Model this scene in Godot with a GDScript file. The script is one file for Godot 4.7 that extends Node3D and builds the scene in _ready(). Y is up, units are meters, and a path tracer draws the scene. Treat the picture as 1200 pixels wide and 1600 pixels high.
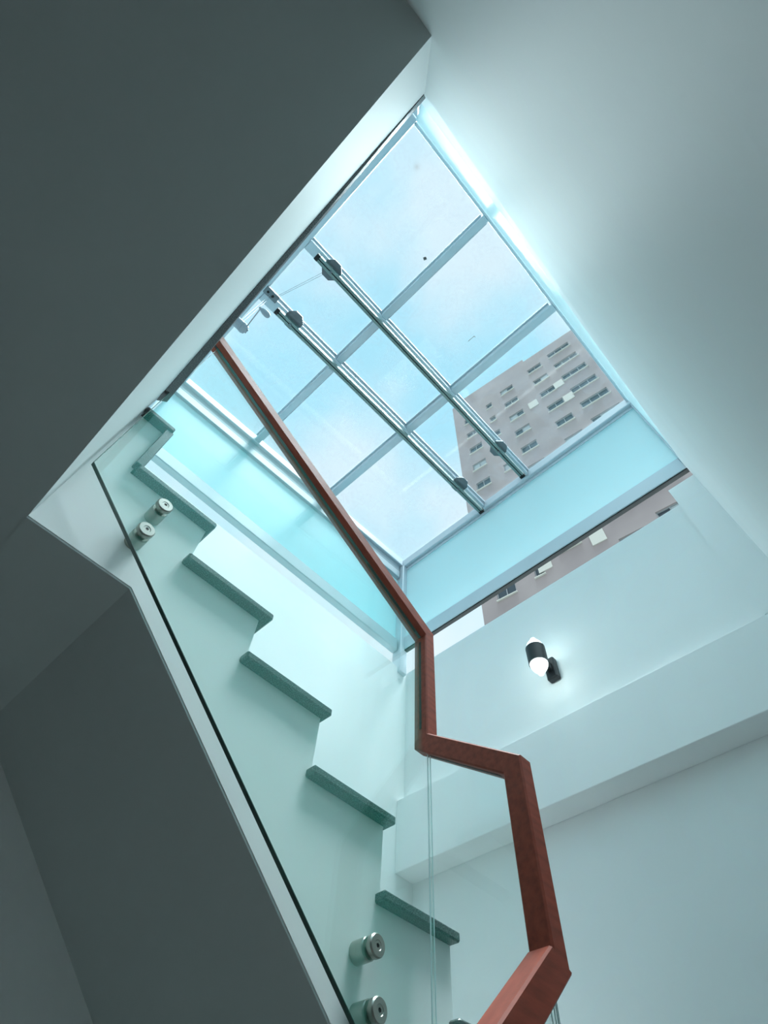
extends Node3D
# Stairwell seen from below. Everything is laid out in room axes: a = along the upper flight (down the stair),
# b = across the well, u = height above the eye level; P() turns them into world metres (y up, floor at y = 0).

const EYE := 1.5
const X0 := -0.096      # edge of the upper floor
const ZB := -0.113      # right wall
const BW := 1.712       # left wall
const HC := 0.964       # ceiling
const XA := 1.774       # far beam
const TILT := 0.045     # fall of the glass roof towards the entrance side
var M := {}
var used := {}
var tilt := 0.0
var rng := RandomNumberGenerator.new()


func P(a: float, b: float, u: float) -> Vector3:
	return Vector3(a, u + EYE + tilt * (a - 1.76), -b)


# ---------------------------------------------------------------- mesh helpers
func mb() -> SurfaceTool:
	var st := SurfaceTool.new()
	st.begin(Mesh.PRIMITIVE_TRIANGLES)
	st.set_smooth_group(-1)
	return st


func tri(st: SurfaceTool, a: Vector3, b: Vector3, c: Vector3, n: Vector3) -> void:
	if (b - a).cross(c - a).dot(n) > 0.0:
		var t := b
		b = c
		c = t
	for v in [a, b, c]:
		st.add_vertex(v)


func quad(st: SurfaceTool, a: Vector3, b: Vector3, c: Vector3, d: Vector3, n: Vector3) -> void:
	tri(st, a, b, c, n)
	tri(st, a, c, d, n)


# chamfered box in room axes
func bx(st: SurfaceTool, a0: float, a1: float, b0: float, b1: float, u0: float, u1: float, r := 0.0) -> void:
	r = minf(r, 0.45 * minf(absf(a1 - a0), minf(absf(b1 - b0), absf(u1 - u0))))
	var lo := [minf(a0, a1), minf(b0, b1), minf(u0, u1)]
	var hi := [maxf(a0, a1), maxf(b0, b1), maxf(u0, u1)]
	var mid := P((lo[0] + hi[0]) / 2, (lo[1] + hi[1]) / 2, (lo[2] + hi[2]) / 2)
	var face := {}
	for ax in 3:
		for s in 2:
			var i := (ax + 1) % 3
			var j := (ax + 2) % 3
			for k in 4:
				var c := [0.0, 0.0, 0.0]
				var p := k & 1
				var q := k >> 1
				c[ax] = hi[ax] if s else lo[ax]
				c[i] = hi[i] - r if p else lo[i] + r
				c[j] = hi[j] - r if q else lo[j] + r
				var sg := [0, 0, 0]
				sg[ax] = s
				sg[i] = p
				sg[j] = q
				face[[ax, sg[0], sg[1], sg[2]]] = P(c[0], c[1], c[2])
	for ax in 3:
		var i := (ax + 1) % 3
		var j := (ax + 2) % 3
		for s in 2:
			var v: Array[Vector3] = []
			for pq in [[0, 0], [1, 0], [1, 1], [0, 1]]:
				var sg := [0, 0, 0]
				sg[ax] = s
				sg[i] = pq[0]
				sg[j] = pq[1]
				v.append(face[[ax, sg[0], sg[1], sg[2]]])
			quad(st, v[0], v[1], v[2], v[3], (v[0] + v[2]) / 2 - mid)
		if r > 0.0:
			for p in 2:
				for q in 2:
					var v: Array[Vector3] = []
					for e in [[i, 0], [i, 1], [j, 1], [j, 0]]:
						var sg := [0, 0, 0]
						sg[ax] = e[1]
						sg[i] = p
						sg[j] = q
						v.append(face[[e[0], sg[0], sg[1], sg[2]]])
					quad(st, v[0], v[1], v[2], v[3], (v[0] + v[2]) / 2 - mid)
	if r > 0.0:
		for k in 8:
			var x := k & 1
			var y := (k >> 1) & 1
			var z := k >> 2
			var a: Vector3 = face[[0, x, y, z]]
			tri(st, a, face[[1, x, y, z]], face[[2, x, y, z]], a - mid)


# a polygon swept along one room axis: plane "au" (swept over b), "bu" (over a) or "ab" (over u)
func prism(st: SurfaceTool, plane: String, poly: PackedVector2Array, t0: float, t1: float) -> void:
	var f := func(p: Vector2, t: float) -> Vector3:
		if plane == "au":
			return P(p.x, t, p.y)
		if plane == "bu":
			return P(t, p.x, p.y)
		return P(p.x, p.y, t)
	var cw := Geometry2D.is_polygon_clockwise(poly)
	var idx := Geometry2D.triangulate_polygon(poly)
	var up: Vector3 = f.call(poly[0], t1) - f.call(poly[0], t0)
	for k in range(0, idx.size(), 3):
		for s in 2:
			var t := t1 if s else t0
			tri(st, f.call(poly[idx[k]], t), f.call(poly[idx[k + 1]], t), f.call(poly[idx[k + 2]], t), up if s else -up)
	for k in poly.size():
		var p := poly[k]
		var q := poly[(k + 1) % poly.size()]
		var e := q - p
		var o := Vector2(e.y, -e.x)      # Godot calls a polygon clockwise when its area is positive with y up reversed
		if cw:
			o = -o
		var n: Vector3 = f.call(p + o, t0) - f.call(p, t0)
		quad(st, f.call(p, t0), f.call(q, t0), f.call(q, t1), f.call(p, t1), n)


# a convex solid of eight corners: four at one end, four at the other
func hexa(st: SurfaceTool, v: Array) -> void:
	var mid := Vector3.ZERO
	for p in v:
		mid += p / 8.0
	for f in [[0, 1, 2, 3], [4, 5, 6, 7], [0, 1, 5, 4], [1, 2, 6, 5], [2, 3, 7, 6], [3, 0, 4, 7]]:
		quad(st, v[f[0]], v[f[1]], v[f[2]], v[f[3]], (v[f[0]] + v[f[1]] + v[f[2]] + v[f[3]]) / 4.0 - mid)


# turned shape: profile of Vector2(radius, height) along an axis
func lathe(st: SurfaceTool, at: Vector3, axis: Vector3, prof: Array, seg := 24, soft := false) -> void:
	axis = axis.normalized()
	var x := axis.cross(Vector3(0.31, 0.77, 0.55)).normalized()
	var y := axis.cross(x)
	for k in prof.size() - 1:
		st.set_smooth_group(1 if soft else k + 1)
		var p: Vector2 = prof[k]
		var q: Vector2 = prof[k + 1]
		for s in seg:
			var v: Array[Vector3] = []
			for c in [[p, s], [p, s + 1], [q, s + 1], [q, s]]:
				var w: float = TAU * (c[1] % seg) / seg
				v.append(at + axis * float(c[0].y) + (x * cos(w) + y * sin(w)) * float(c[0].x))
			var m := TAU * (s + 0.5) / seg
			var e := q - p
			var n := (x * cos(m) + y * sin(m)) * e.y - axis * e.x
			if p.x > 1e-6:
				tri(st, v[0], v[1], v[2], n)
			if q.x > 1e-6:
				tri(st, v[0], v[2], v[3], n)
	st.set_smooth_group(-1)


# a straight bar of rectangular section with chamfered corners, cut at both ends by given planes
func beam(st: SurfaceTool, p: Vector3, q: Vector3, side: Vector3, w: float, h: float, n0: Vector3, n1: Vector3, c := 0.004) -> void:
	var d := (q - p).normalized()
	side = (side - d * side.dot(d)).normalized()
	var up := d.cross(side).normalized()
	var e0: Array[Vector3] = []
	var e1: Array[Vector3] = []
	var sec := [[w - c, h], [w, h - c], [w, -h + c], [w - c, -h], [-w + c, -h], [-w, -h + c], [-w, h - c], [-w + c, h]]
	for s in sec:
		var o: Vector3 = side * s[0] + up * s[1]
		e0.append(p + o + d * (-o.dot(n0) / d.dot(n0)))
		e1.append(q + o + d * (-o.dot(n1) / d.dot(n1)))
	for k in 8:
		var j := (k + 1) % 8
		quad(st, e0[k], e0[j], e1[j], e1[k], side * (sec[k][0] + sec[j][0]) + up * (sec[k][1] + sec[j][1]))
	for k in range(1, 7):
		tri(st, e0[0], e0[k], e0[k + 1], -d)
		tri(st, e1[0], e1[k], e1[k + 1], d)


func wire(st: SurfaceTool, p: Vector3, q: Vector3, r: float) -> void:
	lathe(st, p, q - p, [Vector2(0, 0), Vector2(r, 0), Vector2(r, p.distance_to(q)), Vector2(0, p.distance_to(q))], 8)


# ---------------------------------------------------------------- naming helpers
func numbered(called: String) -> String:
	var n: int = used.get(called, -1) + 1
	used[called] = n
	return called if n == 0 else "%s_%03d" % [called, n]


func build(st: SurfaceTool, called: String, m: Material, parent: Node3D = null) -> MeshInstance3D:
	st.generate_normals()
	var o := MeshInstance3D.new()
	o.mesh = st.commit()
	o.material_override = m
	if parent:
		o.name = called
		parent.add_child(o, true)
	else:
		o.name = numbered(called)
		add_child(o, true)
	return o


func thing(called: String, label: String, category: String, group := "") -> Node3D:
	var o := Node3D.new()
	o.name = numbered(called)
	add_child(o, true)
	return tag(o, label, category, group)


func tag(o: Node3D, label: String, category: String, group := "", kind := "") -> Node3D:
	o.set_meta("label", label)
	o.set_meta("category", category)
	if group:
		o.set_meta("group", group)
	if kind:
		o.set_meta("kind", kind)
	return o


func struct(o: Node3D, label: String, category: String) -> Node3D:
	return tag(o, label, category, "", "structure")


# moves a finished thing's origin to the given point without moving its parts
func rebase(o: Node3D, at: Vector3) -> void:
	o.position = at
	for c in o.get_children():
		c.position -= at


# ---------------------------------------------------------------- materials
func paint(name_: String, c: Color, rough := 0.6, metal := 0.0) -> StandardMaterial3D:
	var m := StandardMaterial3D.new()
	m.resource_name = name_
	m.albedo_color = c
	m.roughness = rough
	m.metallic = metal
	M[name_] = m
	return m


func noise_tex(freq: float, ramp: Array, size := 512, octaves := 4, sx := 1, seed_ := 3, kind := FastNoiseLite.TYPE_SIMPLEX_SMOOTH) -> NoiseTexture2D:
	var n := FastNoiseLite.new()
	n.noise_type = kind
	n.frequency = freq
	n.fractal_octaves = octaves
	n.seed = seed_
	var t := NoiseTexture2D.new()
	t.width = size
	t.height = size * sx
	t.seamless = true
	t.noise = n
	if ramp.size():
		var g := Gradient.new()
		g.offsets = PackedFloat32Array(ramp.map(func(r): return r[0]))
		g.colors = PackedColorArray(ramp.map(func(r): return r[1]))
		t.color_ramp = g
	return t


func tri_map(m: StandardMaterial3D, s: Vector3) -> void:
	m.uv1_triplanar = true
	m.uv1_world_triplanar = true
	m.uv1_scale = s


func materials() -> void:
	var wall := paint("wall_paint", Color(1, 1, 1), 0.62)
	wall.albedo_texture = noise_tex(0.006, [[0.0, Color(0.965, 0.97, 0.967)], [1.0, Color(0.98, 0.985, 0.982)]], 256, 3)
	wall.heightmap_enabled = true
	wall.heightmap_texture = noise_tex(0.08, [], 512, 3, 1, 9)
	wall.heightmap_scale = 0.008
	tri_map(wall, Vector3.ONE * 1.2)
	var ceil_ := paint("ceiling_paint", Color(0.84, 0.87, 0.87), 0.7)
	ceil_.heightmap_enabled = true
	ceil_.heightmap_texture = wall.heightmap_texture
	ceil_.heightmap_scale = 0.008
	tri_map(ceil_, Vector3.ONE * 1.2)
	var gr := paint("granite", Color(1, 1, 1), 0.32)
	gr.albedo_texture = noise_tex(0.16, [[0.0, Color(0.13, 0.14, 0.15)], [0.42, Color(0.24, 0.25, 0.26)], [0.6, Color(0.36, 0.37, 0.375)], [0.8, Color(0.56, 0.57, 0.57)], [1.0, Color(0.70, 0.70, 0.69)]], 512, 5)
	tri_map(gr, Vector3.ONE * 3.0)
	var wd := paint("wood", Color(1, 1, 1), 0.6)
	wd.albedo_texture = noise_tex(0.012, [[0.0, Color(0.46, 0.20, 0.14)], [0.5, Color(0.54, 0.24, 0.175)], [1.0, Color(0.61, 0.285, 0.21)]], 512, 5)
	wd.metallic_specular = 0.3
	wd.clearcoat_enabled = true
	wd.clearcoat = 0.10
	wd.clearcoat_roughness = 0.3
	tri_map(wd, Vector3(1.2, 6.0, 6.0))
	paint("slot", Color(0.10, 0.07, 0.06), 0.7)
	paint("aluminium", Color(0.80, 0.84, 0.87), 0.42, 0.15)
	paint("channel", Color(0.50, 0.58, 0.57), 0.42, 0.3)
	paint("frame_grey", Color(0.62, 0.68, 0.71), 0.5, 0.1)
	paint("zinc", Color(0.45, 0.48, 0.50), 0.4, 0.5)
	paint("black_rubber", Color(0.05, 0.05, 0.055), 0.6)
	paint("lamp_black", Color(0.07, 0.085, 0.10), 0.45)
	paint("steel", Color(0.66, 0.66, 0.63), 0.28, 0.85)
	paint("white_plastic", Color(0.66, 0.69, 0.73), 0.45)
	paint("cable_steel", Color(0.72, 0.74, 0.77), 0.4, 0.3)
	paint("leaf", Color(0.16, 0.14, 0.11), 0.8)
	paint("twig", Color(0.40, 0.37, 0.33), 0.8)
	paint("floor_stone", Color(0.66, 0.66, 0.65), 0.5)
	paint("ground", Color(0.45, 0.46, 0.45), 0.9)
	var gl := paint("glass", Color(0.0, 1.0, 0.88, 0.050), 0.02)
	gl.transparency = BaseMaterial3D.TRANSPARENCY_ALPHA
	gl.metallic_specular = 0.42
	var ge := paint("glass_edge", Color(0.05, 0.27, 0.23), 0.15)
	ge.clearcoat_enabled = true
	paint("glass_corner", Color(0.88, 0.95, 0.95), 0.2)
	var pn := paint("pane", Color(0.75, 0.9, 0.92, 0.04), 0.02)
	pn.transparency = BaseMaterial3D.TRANSPARENCY_ALPHA
	pn.metallic_specular = 0.32
	var fr := paint("frosted", Color(0.51, 0.875, 0.915), 0.35)
	fr.backlight_enabled = true
	fr.backlight = Color(1.0, 1.0, 1.0)
	var du := paint("dust", Color(1, 1, 1), 0.9)
	du.transparency = BaseMaterial3D.TRANSPARENCY_ALPHA
	du.albedo_texture = noise_tex(0.007, [[0.0, Color(0.80, 0.78, 0.85, 0.0)], [0.42, Color(0.80, 0.80, 0.85, 0.0)], [0.62, Color(0.84, 0.82, 0.87, 0.05)], [0.75, Color(0.80, 0.78, 0.85, 0.02)], [1.0, Color(0.82, 0.80, 0.85, 0.08)]], 1024, 6, 1, 5)
	du.backlight_enabled = true
	du.backlight = Color(0.5, 0.5, 0.5)
	tri_map(du, Vector3.ONE * 0.8)
	var tw := paint("tower_wall", Color(1, 1, 1), 0.85)
	tw.albedo_texture = noise_tex(0.01, [[0.0, Color(0.62, 0.57, 0.575)], [1.0, Color(0.71, 0.66, 0.66)]], 256, 4)
	tri_map(tw, Vector3.ONE * 0.06)
	paint("tower_panel", Color(0.86, 0.85, 0.82), 0.8)
	paint("tower_frame", Color(0.62, 0.64, 0.66), 0.6)
	paint("tower_glass", Color(0.24, 0.28, 0.32), 0.2)
	paint("tower_blind", Color(0.72, 0.76, 0.78), 0.6)
	var lt := paint("lamp_glow", Color(1, 1, 1), 0.4)
	lt.emission_enabled = true
	lt.emission = Color(0.93, 1.0, 1.0)
	lt.emission_energy_multiplier = 1.6


func sky_picture() -> ImageTexture:
	var w := 768
	var h := 384
	var n := FastNoiseLite.new()
	n.noise_type = FastNoiseLite.TYPE_SIMPLEX_SMOOTH
	n.frequency = 0.9
	n.fractal_octaves = 5
	n.fractal_gain = 0.5
	n.seed = 11
	var im := Image.create(w, h, false, Image.FORMAT_RGBF)
	for y in h:
		var el := PI * (0.5 - (y + 0.5) / h)
		for x in w:
			var az := TAU * (x + 0.5) / w
			var d := Vector3(cos(el) * cos(az), sin(el), cos(el) * sin(az))
			var c: Color
			if d.y > -0.02:
				var q := Vector3(d.x, d.y * 1.2, d.z) * 2.6
				var k := clampf(0.5 + n.get_noise_3dv(q) * 1.15, 0.0, 1.0)
				k = k * k * (3.0 - 2.0 * k)
				c = Color(0.43, 0.84, 1.03).lerp(Color(0.76, 0.94, 1.04), k)
				c = c.lerp(Color(0.90, 1.0, 1.05), clampf(1.15 - d.y * 1.25, 0.0, 0.85))
			else:
				c = Color(0.40, 0.44, 0.46)
			im.set_pixel(x, y, c)
	return ImageTexture.create_from_image(im)


# ---------------------------------------------------------------- the scene
func _ready() -> void:
	rng.seed = 7
	# camera
	var cam := Camera3D.new()
	cam.name = "camera"
	cam.projection = Camera3D.PROJECTION_PERSPECTIVE
	cam.keep_aspect = Camera3D.KEEP_HEIGHT
	cam.fov = 84.39
	cam.near = 0.02
	cam.far = 600.0
	var right := Vector3(0.6890, 0.049, 0.7230)
	var down := Vector3(0.6350, -0.5210, -0.5710)
	var fwd := Vector3(0.3490, 0.8520, -0.3900)
	cam.transform = Transform3D(Basis(right, -down, -fwd).orthonormalized(), P(0, 0, 0))
	add_child(cam)
	cam.current = true
	# sky, exposure
	var env := Environment.new()
	env.background_mode = Environment.BG_SKY
	var sky := Sky.new()
	var pano := PanoramaSkyMaterial.new()
	pano.panorama = sky_picture()
	sky.sky_material = pano
	env.sky = sky
	env.background_energy_multiplier = 1.0
	env.tonemap_mode = Environment.TONE_MAPPER_LINEAR
	env.tonemap_exposure = 1.0
	env.sdfgi_enabled = true
	env.ssao_enabled = true
	env.ssil_enabled = true
	var we := WorldEnvironment.new()
	we.name = "environment"
	we.environment = env
	add_child(we)
	# sun behind thin cloud
	var sun := DirectionalLight3D.new()
	sun.name = "veiled_sun"
	sun.light_color = Color(0.90, 0.985, 1.0)
	sun.light_energy = 4.1
	sun.light_angular_distance = 31.0
	sun.shadow_enabled = true
	add_child(sun)
	sun.look_at_from_position(Vector3(1.7, 16, 2.15), Vector3.ZERO, Vector3.UP)

	materials()
	room()
	skylight()
	staircase()
	balustrade()
	handrail()
	lamp()
	tracks()
	winch()
	tower()
	litter()


func room() -> void:
	var st := mb()
	bx(st, -4.15, 2.1, ZB - 0.2, BW + 0.2, -EYE - 0.2, -EYE)
	struct(build(st, "floor", M.floor_stone), "grey stone floor of the lower room under the stairs", "floor")
	# floor slab overhead with its deep painted edge
	st = mb()
	bx(st, -4.0, X0, ZB, BW, HC, 1.52)
	bx(st, -4.0, X0, ZB, 0.985, 1.52, 1.63)
	struct(build(st, "ceiling", M.ceiling_paint), "dark shaded ceiling slab with a deep white edge beside the stairwell", "ceiling")
	# right wall: low over the room, tall along the well, its top leaning a little out
	st = mb()
	bx(st, -4.15, -0.2, ZB - 0.15, ZB, -EYE, 1.60)
	hexa(st, [P(-0.2, ZB, -EYE), P(2.1, ZB, -EYE), P(2.1, ZB - 0.15, -EYE), P(-0.2, ZB - 0.15, -EYE), P(-0.2, ZB, 1.62), P(2.1, ZB, 1.62), P(2.1, ZB - 0.2, 1.62), P(-0.2, ZB - 0.2, 1.62)])
	hexa(st, [P(-0.2, ZB, 1.62), P(XA, ZB, 1.62), P(XA, ZB - 0.2, 1.62), P(-0.2, ZB - 0.2, 1.62), P(-0.2, ZB - 0.031, 2.5), P(XA, ZB, 2.5), P(XA, ZB - 0.2, 2.5), P(-0.2, ZB - 0.2, 2.5)])
	struct(build(st, "wall_right", M.wall_paint), "tall smooth white wall on the right rising to the skylight", "wall")
	st = mb()
	bx(st, -4.15, -0.2, BW, BW + 0.15, -EYE, 1.60)
	bx(st, -0.2, 2.1, BW, BW + 0.15, -EYE, 2.30)
	struct(build(st, "wall_left", M.wall_paint), "pale wall behind the upper stairs below the cyan frosted glazing", "wall")
	st = mb()
	bx(st, 1.885, 2.1, ZB, BW, -EYE, 1.511)
	struct(build(st, "wall_far", M.wall_paint), "pale lower end wall set back under the white beam", "wall")
	st = mb()
	bx(st, 1.82, 2.1, ZB, BW, 1.511, 2.298)
	struct(build(st, "wall_end", M.wall_paint), "white upper end wall that carries the black wall lamp", "wall")
	st = mb()
	bx(st, XA, 1.885, ZB, BW, 1.20, 1.511, 0.002)
	struct(build(st, "trim_1", M.wall_paint), "white beam running across the end wall below the lamp", "beam")
	st = mb()
	bx(st, XA, 2.0, ZB, 0.012, 1.511, 2.37)
	struct(build(st, "trim_2", M.wall_paint), "flat white pilaster in the right corner of the end wall", "pilaster")
	st = mb()
	bx(st, -4.15, -4.0, ZB, BW, -EYE, 1.60)
	struct(build(st, "wall_near", M.wall_paint), "plain wall closing the lower room behind the viewer", "wall")
	# granite edging on the rim of the upper floor
	st = mb()
	hexa(st, [P(-0.35, ZB + 0.004, 1.631), P(X0 + 0.0015, ZB + 0.004, 1.631), P(X0 + 0.0015, 0.990, 1.631), P(-0.35, 0.990, 1.631), P(-0.35, ZB + 0.004, 1.662), P(-0.089, ZB + 0.004, 1.662), P(-0.071, 0.990, 1.662), P(-0.35, 0.990, 1.662)])
	struct(build(st, "trim_3", M.granite), "dark granite edging along the rim of the upper floor", "edging")
	st = mb()
	bx(st, -300, 300, -300, 300, -14.2, -14.0)
	struct(build(st, "ground", M.ground), "grey ground far below around the buildings", "ground")


func frame_bar(w: Node3D, called: String, m: Material, a0: float, a1: float, b0: float, b1: float, u0: float, u1: float, r := 0.004) -> MeshInstance3D:
	var st := mb()
	bx(st, a0, a1, b0, b1, u0, u1, r)
	return build(st, called, m, w)


func skylight() -> void:
	var al: Material = M.aluminium
	# glass roof
	tilt = TILT
	var w := Node3D.new()
	w.name = "window_1"
	add_child(w)
	struct(w, "glass roof of nine dusty panes in grey metal bars", "skylight")
	var u0 := 3.265
	var u1 := 3.33
	frame_bar(w, "roof_frame", al, 1.755, 1.80, -0.13, 1.80, u0 - 0.012, u1)
	frame_bar(w, "roof_frame", al, -0.20, -0.135, -0.13, 1.80, u0, u1)
	frame_bar(w, "roof_frame", al, -0.135, 1.755, 1.705, 1.80, u0, u1)
	frame_bar(w, "roof_frame", al, -0.135, 1.755, -0.121, -0.105, u0 + 0.02, u1)
	var rows := [-0.135, 0.386, 0.424, 0.978, 1.024, 1.755]
	var cols := [-0.105, 0.606, 0.660, 0.966, 1.030, 1.705]
	for k in [1, 3]:
		var st := mb()
		bx(st, -0.135, 1.755, cols[k], cols[k + 1], u0 + 0.008, u1 - 0.012, 0.003)
		bx(st, -0.135, 1.755, cols[k] - 0.010, cols[k + 1] + 0.010, u1 - 0.012, u1 - 0.002)
		build(st, "rafter", al, w)
	for k in [1, 3]:
		for c in 3:
			var st := mb()
			bx(st, rows[k], rows[k + 1], cols[2 * c], cols[2 * c + 1], u0 + 0.008, u1 - 0.012, 0.003)
			bx(st, rows[k] - 0.010, rows[k + 1] + 0.010, cols[2 * c] + 0.010, cols[2 * c + 1] - 0.010, u1 - 0.012, u1 - 0.002)
			build(st, "glazing_bar", al, w)
	for r in 3:
		for c in 3:
			var st := mb()
			bx(st, rows[2 * r] - 0.008, rows[2 * r + 1] + 0.008, cols[2 * c] - 0.008, cols[2 * c + 1] + 0.008, u1, u1 + 0.008)
			var pane := build(st, "pane", M.pane, w)
			st = mb()
			bx(st, rows[2 * r], rows[2 * r + 1], cols[2 * c], cols[2 * c + 1], u1 + 0.0095, u1 + 0.0105)
			build(st, "dust_film", M.dust, pane)
	tilt = 0.0
	# frosted band on the end wall
	w = Node3D.new()
	w.name = "window_2"
	add_child(w)
	struct(w, "frosted glass band above the end wall and its open gap", "window")
	frame_bar(w, "bottom_rail", al, 1.775, 1.800, -0.113, 1.712, 2.447, 2.552)
	frame_bar(w, "shade_strip", M.black_rubber, 1.777, 1.800, -0.113, 1.712, 2.437, 2.447, 0.001)  # added black strip, paints the shaded underside of the bottom rail
	frame_bar(w, "top_rail", al, 1.778, 1.80, -0.113, 1.712, 3.225, 3.252, 0.001)
	frame_bar(w, "frosted_pane", M.frosted, 1.783, 1.793, -0.113, 1.705, 2.545, 3.235, 0.0)
	frame_bar(w, "side_stile", al, 1.76, 1.80, -0.150, -0.113, 2.50, 3.25)
	# frosted band on the left
	w = Node3D.new()
	w.name = "window_3"
	add_child(w)
	struct(w, "cyan frosted glass band above the left wall behind the handrail", "window")
	frame_bar(w, "bottom_rail", M.frame_grey, -0.14, 1.74, 1.712, 1.755, 2.425, 2.515)
	frame_bar(w, "frosted_pane", M.frosted, -0.14, 1.74, 1.735, 1.745, 2.50, 3.10, 0.0)
	tilt = TILT
	frame_bar(w, "top_rail", M.frame_grey, -0.14, 1.74, 1.716, 1.760, 3.120, 3.192)
	frame_bar(w, "upper_rail", M.frame_grey, -0.14, 1.74, 1.722, 1.79, 3.200, 3.262)
	tilt = 0.0
	frame_bar(w, "corner_post", al, 1.745, 1.80, 1.690, 1.760, 2.26, 3.255)
	frame_bar(w, "end_post", al, -0.21, -0.14, 1.70, 1.775, 1.60, 3.18)
	# frosted band over the right wall
	w = Node3D.new()
	w.name = "window_4"
	add_child(w)
	struct(w, "narrow cyan frosted glass strip over the right wall", "window")
	var st := mb()
	hexa(st, [P(-0.14, -0.150, 2.46), P(1.775, -0.1215, 2.46), P(1.775, -0.130, 2.46), P(-0.14, -0.158, 2.46), P(-0.14, -0.1215, 3.20), P(1.775, -0.1215, 3.285), P(1.775, -0.130, 3.285), P(-0.14, -0.130, 3.20)])
	build(st, "frosted_pane", M.frosted, w)
	# band on the entrance side, over the rim of the upper floor
	w = Node3D.new()
	w.name = "window_5"
	add_child(w)
	struct(w, "metal framed glazing over the rim of the upper floor", "window")
	frame_bar(w, "sill_rail", al, -0.24, -0.17, -0.15, 1.72, 1.655, 1.72)
	frame_bar(w, "threshold", al, -0.24, -0.17, 0.985, 1.72, 1.52, 1.655)
	frame_bar(w, "middle_rail", al, -0.24, -0.150, -0.15, 1.72, 2.55, 2.66)
	frame_bar(w, "frosted_pane", M.frosted, -0.215, -0.205, -0.15, 1.72, 1.70, 2.56, 0.0)
	frame_bar(w, "frosted_pane", M.frosted, -0.215, -0.205, -0.15, 1.72, 2.65, 3.18, 0.0)
	frame_bar(w, "corner_post", al, -0.24, -0.135, -0.21, -0.13, 1.655, 3.175)


func staircase() -> void:
	var t := thing("staircase", "white concrete staircase with dark granite treads climbing to the left", "staircase")
	var ris := [0.012, 0.240, 0.482, 0.740, 0.990, 1.233, 1.480]
	var top := [1.545, 1.305, 1.145, 0.987, 0.815, 0.638, 0.475, 0.31]
	var nose := [0.004, 0.252, 0.507, 0.754, 1.006, 1.238, 1.490]
	var th := 0.022
	var poly := PackedVector2Array([Vector2(X0, HC), Vector2(0.159, HC), Vector2(0.883, 0.385), Vector2(1.60, -0.19), Vector2(1.885, -0.19), Vector2(1.885, top[7] - th)])
	for k in range(6, -1, -1):
		var a: float = ris[k] - (0.02 if k == 0 else 0.0)
		poly.append(Vector2(a, top[k + 1] - th))
		poly.append(Vector2(a, top[k] - th))
	poly.append(Vector2(X0, top[0] - th))
	var st := mb()
	prism(st, "au", poly, 1.0, BW)
	build(st, "flight", M.wall_paint, t)
	st = mb()
	prism(st, "au", PackedVector2Array([Vector2(X0, HC), Vector2(0.159, HC), Vector2(0.883, 0.385), Vector2(1.60, -0.19), Vector2(1.60, -0.196), Vector2(0.883, 0.379), Vector2(0.157, HC - 0.005), Vector2(X0, HC - 0.005)]), 1.002, BW)
	build(st, "soffit", M.ceiling_paint, t)  # thin skin added in the darker paint to deepen the shade under the flight
	# treads: each runs from its nosing back under the next riser
	for k in 7:
		st = mb()
		var back: float = X0 if k == 0 else ris[k - 1] - 0.014
		bx(st, back, nose[k], 0.970, BW, top[k] - th, top[k], 0.004)
		build(st, "tread", M.granite, t)
	st = mb()
	bx(st, -0.016, 0.008, 0.975, BW, top[1], top[0] - th, 0.002)
	build(st, "riser", M.granite, t)
	# winding steps and the lower flight below the view
	st = mb()
	bx(st, 1.10, 1.885, 0.60, 1.0, -EYE, -0.02)
	bx(st, 1.10, 1.885, ZB, 0.60, -EYE, -0.25)
	for k in 5:
		bx(st, 0.86 - 0.25 * k, 1.11 - 0.25 * k, ZB, 0.62, -EYE, -0.45 - 0.20 * k)
	build(st, "lower_flight", M.wall_paint, t)
	for p in [[0.57, 1.0, -0.02], [ZB, 0.60, -0.25]]:
		st = mb()
		bx(st, 1.097, 1.885, p[0], p[1], p[2], p[2] + 0.022, 0.004)
		build(st, "tread", M.granite, t)
	for k in 5:
		st = mb()
		bx(st, 0.83 - 0.25 * k, 1.11 - 0.25 * k, ZB, 0.63, -0.45 - 0.20 * k, -0.428 - 0.20 * k, 0.004)
		build(st, "tread", M.granite, t)
	rebase(t, P(-0.2, 0.8, -EYE))


# one glass sheet: clear faces, green polished edges as a thin border
func sheet(t: Node3D, plane: String, poly: PackedVector2Array, t0: float, t1: float) -> void:
	var st := mb()
	prism(st, plane, poly, t0, t1)
	var g := build(st, "glass_panel", M.glass, t)
	var mid := Vector2.ZERO
	for p in poly:
		mid += p / poly.size()
	for k in poly.size():
		var p := poly[k]
		var q := poly[(k + 1) % poly.size()]
		var e := (q - p).normalized()
		var n := Vector2(-e.y, e.x)
		if n.dot(mid - p) < 0.0:
			n = -n
		var lip := 0.0012
		var upright := 1 if absf(e.y) > 0.95 and mid.x < p.x or plane == "bu" and absf(e.y) > 0.95 else 0
		var strip := PackedVector2Array([p - n * 0.0005, q - n * 0.0005, q + n * lip, p + n * lip])
		if upright:
			for w in [[t0 - 0.0003, t0 + 0.0012], [t1 - 0.0012, t1 + 0.0003]]:
				st = mb()
				prism(st, plane, strip, w[0], w[1])
				build(st, "polished_edge", M.glass_corner, g)
		else:
			st = mb()
			prism(st, plane, strip, t0 + 0.0005, t1 - 0.0005)
			build(st, "polished_edge", M.glass_edge, g)


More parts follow.
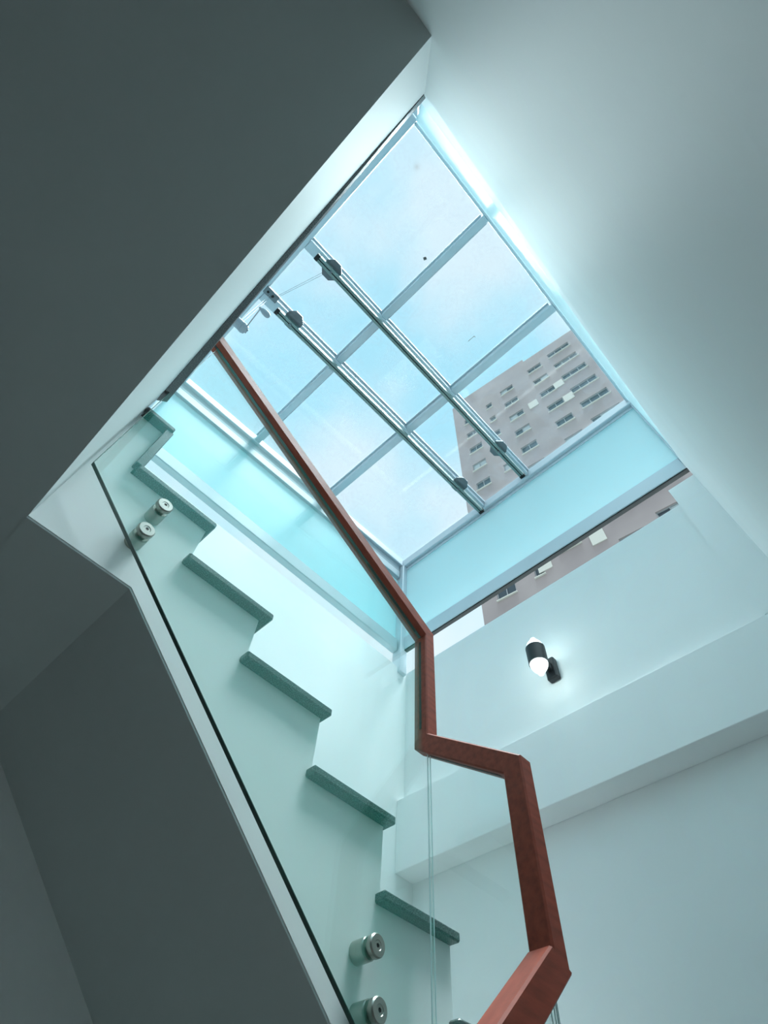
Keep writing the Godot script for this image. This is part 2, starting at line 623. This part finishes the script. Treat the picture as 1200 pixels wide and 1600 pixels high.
func balustrade() -> void:
	var t := thing("glass_balustrade", "frameless greenish glass balustrade bolted to the side of the stairs", "balustrade")
	sheet(t, "au", PackedVector2Array([Vector2(-0.083, 1.167), Vector2(-0.083, 2.150), Vector2(1.098, 1.490), Vector2(1.118, 1.480), Vector2(1.118, 0.199)]), 0.949, 0.961)
	sheet(t, "bu", PackedVector2Array([Vector2(0.944, 0.19), Vector2(0.944, 1.040), Vector2(0.680, 0.865), Vector2(0.664, 0.855), Vector2(0.664, 0.0)]), 1.099, 1.111)
	sheet(t, "au", PackedVector2Array([Vector2(1.094, -0.42), Vector2(1.094, 0.44), Vector2(0.0, -0.53), Vector2(0.0, -1.30)]), 0.656, 0.668)
	for p in [Vector2(0.931, 0.508), Vector2(0.944, 0.410), Vector2(0.105, 1.190), Vector2(0.104, 1.078)]:
		var r := 0.0215
		var at := P(p.x, 1.0, p.y)
		var st := mb()
		lathe(st, at, Vector3(0, 0, 1), [Vector2(0, 0), Vector2(r - 0.001, 0), Vector2(r, 0.001), Vector2(r, 0.036), Vector2(r - 0.002, 0.0385), Vector2(0, 0.0385)], 32)
		var pin := build(st, "standoff_pin", M.steel, t)
		st = mb()
		lathe(st, at, Vector3(0, 0, 1), [Vector2(0.012, 0.0385), Vector2(0.012, 0.0515)], 24)
		lathe(st, at, Vector3(0, 0, 1), [Vector2(0, 0.0512), Vector2(r, 0.0512), Vector2(r, 0.060), Vector2(r - 0.0025, 0.063), Vector2(0.0095, 0.063), Vector2(0.0085, 0.062), Vector2(0.0040, 0.062), Vector2(0.0036, 0.059), Vector2(0, 0.059)], 32)
		build(st, "cap", M.steel, pin)
		st = mb()
		lathe(st, at, Vector3(0, 0, 1), [Vector2(0, 0.0592), Vector2(0.0034, 0.0592), Vector2(0.0034, 0.0612), Vector2(0, 0.0612)], 12)
		build(st, "socket", M.black_rubber, pin)
	rebase(t, P(1.1, 0.95, 0.19))


func handrail() -> void:
	var t := thing("handrail", "reddish brown wooden handrail stepping down along the glass balustrade", "handrail")
	var ca := 1.1055
	var pts := [P(-0.45, 0.955, 2.385), P(ca, 0.955, 1.515), P(ca, 0.955, 1.072), P(ca, 0.662, 0.868), P(ca, 0.662, 0.470), P(-0.1, 0.662, -0.55)]
	var w := 0.0275
	var h := 0.0235
	var ends: Array[Vector3] = []
	for k in 6:
		var d := Vector3.ZERO
		if k > 0:
			d += (pts[k] - pts[k - 1]).normalized()
		if k < 5:
			d += (pts[k + 1] - pts[k]).normalized()
		ends.append(d.normalized())
	# cross-section sizes: across the flight, then the other way
	for k in 5:
		var st := mb()
		if k == 0 or k == 4:
			beam(st, pts[k], pts[k + 1], Vector3(0, 0, 1), w, 0.026 if k == 0 else 0.030, ends[k], ends[k + 1])
		elif k == 2:
			beam(st, pts[k], pts[k + 1], Vector3(1, 0, 0), h, 0.0275, ends[k], ends[k + 1])
		else:
			beam(st, pts[k], pts[k + 1], Vector3(0, 0, 1), w, h, ends[k], ends[k + 1])
		var sec := build(st, "rail_section", M.wood, t)
		# groove that takes the glass
		if k < 3:
			var d: Vector3 = (pts[k + 1] - pts[k]).normalized()
			var under: Vector3 = Vector3(-1, 0, 0) if k == 1 else Vector3(0, -1, 0)
			under = (under - d * under.dot(d)).normalized()
			var off: Vector3 = under * (0.026 if k == 0 else h if k == 1 else 0.0275)
			st = mb()
			beam(st, pts[k] + off + d * 0.04, pts[k + 1] + off - d * 0.04, under, 0.0008, 0.0045, d, d, 0.0003)
			build(st, "glass_groove", M.slot, sec)
	rebase(t, P(ca, 0.955, 1.072))


func lamp() -> void:
	var t := thing("wall_lamp", "small black cylinder wall lamp lit at both ends", "lamp")
	var a := 1.694
	var b := 0.825
	var lo := 1.735
	var hi := 1.824
	var r := 0.042
	var up := Vector3(0, 1, 0)
	var st := mb()
	lathe(st, P(a, b, lo), up, [Vector2(r - 0.006, 0.006), Vector2(r - 0.006, 0), Vector2(r, 0.0), Vector2(r, hi - lo), Vector2(r - 0.006, hi - lo), Vector2(r - 0.006, hi - lo - 0.006)], 40)
	build(st, "lamp_body", M.lamp_black, t)
	for s in [0, 1]:
		st = mb()
		var prof := []
		for k in 9:
			var w: float = k / 8.0
			prof.append(Vector2((r - 0.003) * (1.0 - pow(w, 2.0)), 0.064 * w))
		prof[7] = Vector2(0.012, 0.0605)
		prof[8] = Vector2(0, 0.064)
		lathe(st, P(a, b, hi - 0.004 if s else lo + 0.004), up if s else -up, prof, 36, true)
		build(st, "diffuser", M.lamp_glow, t)
		var l := OmniLight3D.new()
		l.name = "lamp_light"
		l.light_color = Color(0.90, 1.0, 0.99)
		l.light_energy = 0.007
		l.light_size = 0.03
		l.omni_range = 8.0
		l.omni_attenuation = 2.0
		l.shadow_enabled = true
		l.position = P(a, b, hi + 0.025 if s else lo - 0.025)
		t.add_child(l, true)
	st = mb()
	bx(st, a + r - 0.004, 1.792, b - 0.012, b + 0.012, 1.758, 1.800, 0.003)
	build(st, "arm", M.lamp_black, t)
	st = mb()
	bx(st, 1.786, 1.82, b - 0.026, b + 0.026, 1.722, 1.836, 0.006)
	build(st, "back_plate", M.lamp_black, t)
	rebase(t, P(1.82, b, 1.77))


func octagon(st: SurfaceTool, a: float, b: float, u: float, r: float, th: float) -> void:
	var poly := PackedVector2Array()
	for k in 8:
		var w := TAU * (k + 0.5) / 8
		poly.append(Vector2(a + r * cos(w), b + r * sin(w)))
	prism(st, "ab", poly, u, u + th)


func tracks() -> void:
	var labels := ["sliding roof track with octagon plates under the roof bar nearer the right wall", "sliding roof track with octagon plates under the roof bar nearer the handrail"]
	for i in 2:
		var b: float = [0.630, 0.985][i]
		var t := thing("sliding_track", labels[i], "track", "sliding roof tracks")
		tilt = TILT
		var u := 3.195
		var a0: float = [-0.055, -0.022][i]
		var a1: float = [1.700, 1.735][i]
		var st := mb()
		var s := 0.0165
		prism(st, "bu", PackedVector2Array([Vector2(b - s, u), Vector2(b - 0.003, u), Vector2(b - 0.003, u + 0.004), Vector2(b - s + 0.004, u + 0.004), Vector2(b - s + 0.004, u + 0.026), Vector2(b + s - 0.004, u + 0.026), Vector2(b + s - 0.004, u + 0.004), Vector2(b + 0.003, u + 0.004), Vector2(b + 0.003, u), Vector2(b + s, u), Vector2(b + s, u + 0.030), Vector2(b - s, u + 0.030)]), a0, a1)
		build(st, "channel", M.channel, t)
		for e in [a0, a1]:
			st = mb()
			bx(st, e - 0.011, e + 0.011, b - 0.0175, b + 0.0175, u - 0.001, u + 0.031, 0.002)
			build(st, "end_cap", M.black_rubber, t)
		for a in [a0 + 0.092, a1 - 0.245]:
			st = mb()
			octagon(st, a, b - 0.004 + (-0.016 if i else 0.0), u + 0.0305, 0.055, 0.010)
			var pl := build(st, "octagon_plate", M.zinc, t)
			st = mb()
			lathe(st, P(a + 0.004, b, u + 0.0305), Vector3(0, -1, 0), [Vector2(0.008, 0), Vector2(0.008, 0.034), Vector2(0.0045, 0.036), Vector2(0, 0.036)], 10)
			build(st, "bolt", M.zinc, pl)
			st = mb()
			bx(st, a - 0.022, a + 0.022, b - 0.014, b + 0.014, u + 0.0405, 3.274, 0.002)
			build(st, "hanger", M.channel, pl)
		tilt = 0.0
		rebase(t, P(a0, b, 3.14))


func winch() -> void:
	var t := thing("hand_winch", "small grey hand winch with a crank handle at the top of the handrail", "winch")
	var u := 2.605
	var b := 0.992
	var ax := Vector3(1, 0, 0)
	var st := mb()
	lathe(st, P(-0.150, b, u), ax, [Vector2(0, 0), Vector2(0.024, 0), Vector2(0.024, 0.060), Vector2(0.0225, 0.062), Vector2(0, 0.062)], 28)
	build(st, "drum", M.white_plastic, t)
	st = mb()
	lathe(st, P(-0.088, b, u), ax, [Vector2(0, 0), Vector2(0.026, 0.0), Vector2(0.026, 0.014), Vector2(0.020, 0.026), Vector2(0.012, 0.027), Vector2(0.012, 0.033), Vector2(0, 0.033)], 10)
	build(st, "gear_cap", M.white_plastic, t)
	st = mb()
	var p := P(-0.070, b - 0.01, u)
	var q := P(-0.078, 0.868, u + 0.004)
	beam(st, p, q, Vector3(0, 1, 0), 0.005, 0.0025, q - p, q - p, 0.001)
	build(st, "crank_arm", M.white_plastic, t)
	st = mb()
	lathe(st, q + Vector3(-0.008, 0, 0), ax, [Vector2(0, 0), Vector2(0.005, 0), Vector2(0.005, 0.011), Vector2(0.009, 0.013), Vector2(0.0135, 0.028), Vector2(0.0145, 0.044), Vector2(0.012, 0.054), Vector2(0.006, 0.059), Vector2(0, 0.060)], 20, true)
	build(st, "crank_handle", M.white_plastic, t)
	rebase(t, P(-0.15, b, u))
	# bracket under the end of the second rafter
	t = thing("pulley_bracket", "grey metal pulley bracket with two screws under the roof bar", "bracket")
	st = mb()
	bx(st, -0.145, -0.058, 0.935, 0.978, 3.166, 3.186, 0.003)
	build(st, "plate", M.zinc, t)
	for a in [-0.122, -0.090]:
		st = mb()
		lathe(st, P(a, 0.957, 3.166), Vector3(0, -1, 0), [Vector2(0.007, 0), Vector2(0.007, 0.003), Vector2(0.004, 0.005), Vector2(0, 0.005)], 12)
		build(st, "screw", M.black_rubber, t)
	rebase(t, P(-0.1, 0.957, 3.186))
	st = mb()
	wire(st, P(-0.075, 0.940, 3.172), P(0.012, 0.672, 3.155), 0.0011)
	wire(st, P(-0.068, 0.940, 3.172), P(0.021, 0.676, 3.155), 0.0011)
	tag(build(st, "pull_cable", M.cable_steel), "thin twin cable stretched from the bracket to an octagon plate", "cable")
	st = mb()
	wire(st, P(-0.105, 0.965, 3.166), P(-0.108, 0.985, 2.630), 0.0011)
	wire(st, P(-0.095, 0.965, 3.166), P(-0.098, 0.992, 2.630), 0.0011)
	tag(build(st, "winch_cable", M.cable_steel), "thin twin cable rising from the hand winch to the bracket", "cable")


func tower() -> void:
	var t := thing("apartment_building", "tall beige apartment tower seen through the glass roof", "building")
	# the face runs from its left corner L along dir; s along the face, u up, out towards the viewer
	var L := Vector2(19.3, 10.3)
	var dir := (Vector2(20.65, -1.7) - L).normalized()
	var nrm := Vector2(dir.y, -dir.x)
	if nrm.x > 0:
		nrm = -nrm
	var F := func(s: float, u: float, o: float) -> Vector3:
		var p := L + dir * s + nrm * o
		return P(p.x, p.y, u)
	var solid := func(st: SurfaceTool, s0: float, s1: float, u0: float, u1: float, o0: float, o1: float) -> void:
		hexa(st, [F.call(s0, u0, o0), F.call(s1, u0, o0), F.call(s1, u0, o1), F.call(s0, u0, o1), F.call(s0, u1, o0), F.call(s1, u1, o0), F.call(s1, u1, o1), F.call(s0, u1, o1)])
	var cols := [[0.0, 1.25, 52.1], [2.2, 0.60, 52.4], [4.3, 1.35, 53.4], [7.5, 1.40, 54.2], [10.15, 2.2, 54.8], [13.6, 1.4, 54.2], [16.6, 1.35, 53.4], [19.0, 1.3, 53.4]]
	var wh := 0.60
	# wall built around its window openings
	var st := mb()
	var base := -15.4
	var roof := 57.6
	solid.call(st, -1.7, 21.0, base, roof, -9.0, -0.22)
	var edge := -1.7
	for c in cols:
		solid.call(st, edge, c[0] - c[1] / 2, base, roof, -0.22, 0.0)
		edge = c[0] + c[1] / 2
		var hi := roof
		var u: float = c[2]
		while u > 18.0:
			solid.call(st, c[0] - c[1] / 2, c[0] + c[1] / 2, u + wh, hi, -0.22, 0.0)
			hi = u - wh
			u -= 3.25
		solid.call(st, c[0] - c[1] / 2, c[0] + c[1] / 2, base, hi, -0.22, 0.0)
	solid.call(st, edge, 21.0, base, roof, -0.22, 0.0)
	build(st, "wall", M.tower_wall, t)
	st = mb()
	solid.call(st, -0.2, 6.9, roof, 58.3, -3.0, 0.0)
	build(st, "parapet", M.tower_wall, t)
	for c in cols:
		var u: float = c[2]
		while u > 18.0:
			var s0: float = c[0] - c[1] / 2
			var s1: float = c[0] + c[1] / 2
			st = mb()
			var fw := 0.06
			solid.call(st, s0, s1, u - wh, u - wh + fw, -0.20, -0.08)
			solid.call(st, s0, s1, u + wh - fw, u + wh, -0.20, -0.08)
			solid.call(st, s0, s0 + fw, u - wh + fw, u + wh - fw, -0.20, -0.08)
			solid.call(st, s1 - fw, s1, u - wh + fw, u + wh - fw, -0.20, -0.08)
			var n := 2 if c[1] > 1.0 else 1
			if c[1] > 2.0:
				n = 3
			for k in range(1, n):
				var m: float = lerp(s0, s1, float(k) / n)
				solid.call(st, m - 0.03, m + 0.03, u - wh + fw, u + wh - fw, -0.20, -0.08)
			var win := build(st, "window", M.tower_frame, t)
			for k in n:
				st = mb()
				var p0: float = lerp(s0, s1, float(k) / n) + 0.03
				var p1: float = lerp(s0, s1, float(k + 1) / n) - 0.03
				solid.call(st, p0, p1, u - wh + fw, u + wh - fw, -0.19, -0.14)
				build(st, "pane", M.tower_blind if rng.randf() < 0.3 else M.tower_glass, win)
			st = mb()
			solid.call(st, s0 - 0.05, s1 + 0.05, u - wh - 0.08, u - wh, -0.05, 0.10)
			build(st, "sill", M.tower_panel, win)
			u -= 3.25
	for p in [[8.55, 47.75], [8.65, 44.4], [5.95, 47.0], [8.6, 28.2], [5.9, 26.6], [2.6, 26.6]]:
		st = mb()
		solid.call(st, p[0] - 0.42, p[0] + 0.42, p[1] - 0.6, p[1] + 0.6, 0.0, 0.05)
		build(st, "facade_panel", M.tower_panel, t)
	rebase(t, P(20, 4, base))


func litter() -> void:
	tilt = TILT
	var st := mb()
	hexa(st, [P(0.330, 0.250, 3.342), P(0.338, 0.236, 3.342), P(0.352, 0.240, 3.342), P(0.345, 0.256, 3.342), P(0.332, 0.249, 3.346), P(0.339, 0.238, 3.350), P(0.350, 0.241, 3.350), P(0.344, 0.253, 3.346)])
	tag(build(st, "fallen_leaf", M.leaf), "small dark scrap of leaf lying on the roof glass", "leaf")
	st = mb()
	wire(st, P(0.842, 0.357, 3.343), P(0.842, 0.312, 3.343), 0.0014)
	wire(st, P(0.842, 0.314, 3.343), P(0.852, 0.312, 3.343), 0.0013)
	tag(build(st, "twig", M.twig), "tiny bent twig lying on the roof glass", "twig")
	tilt = 0.0
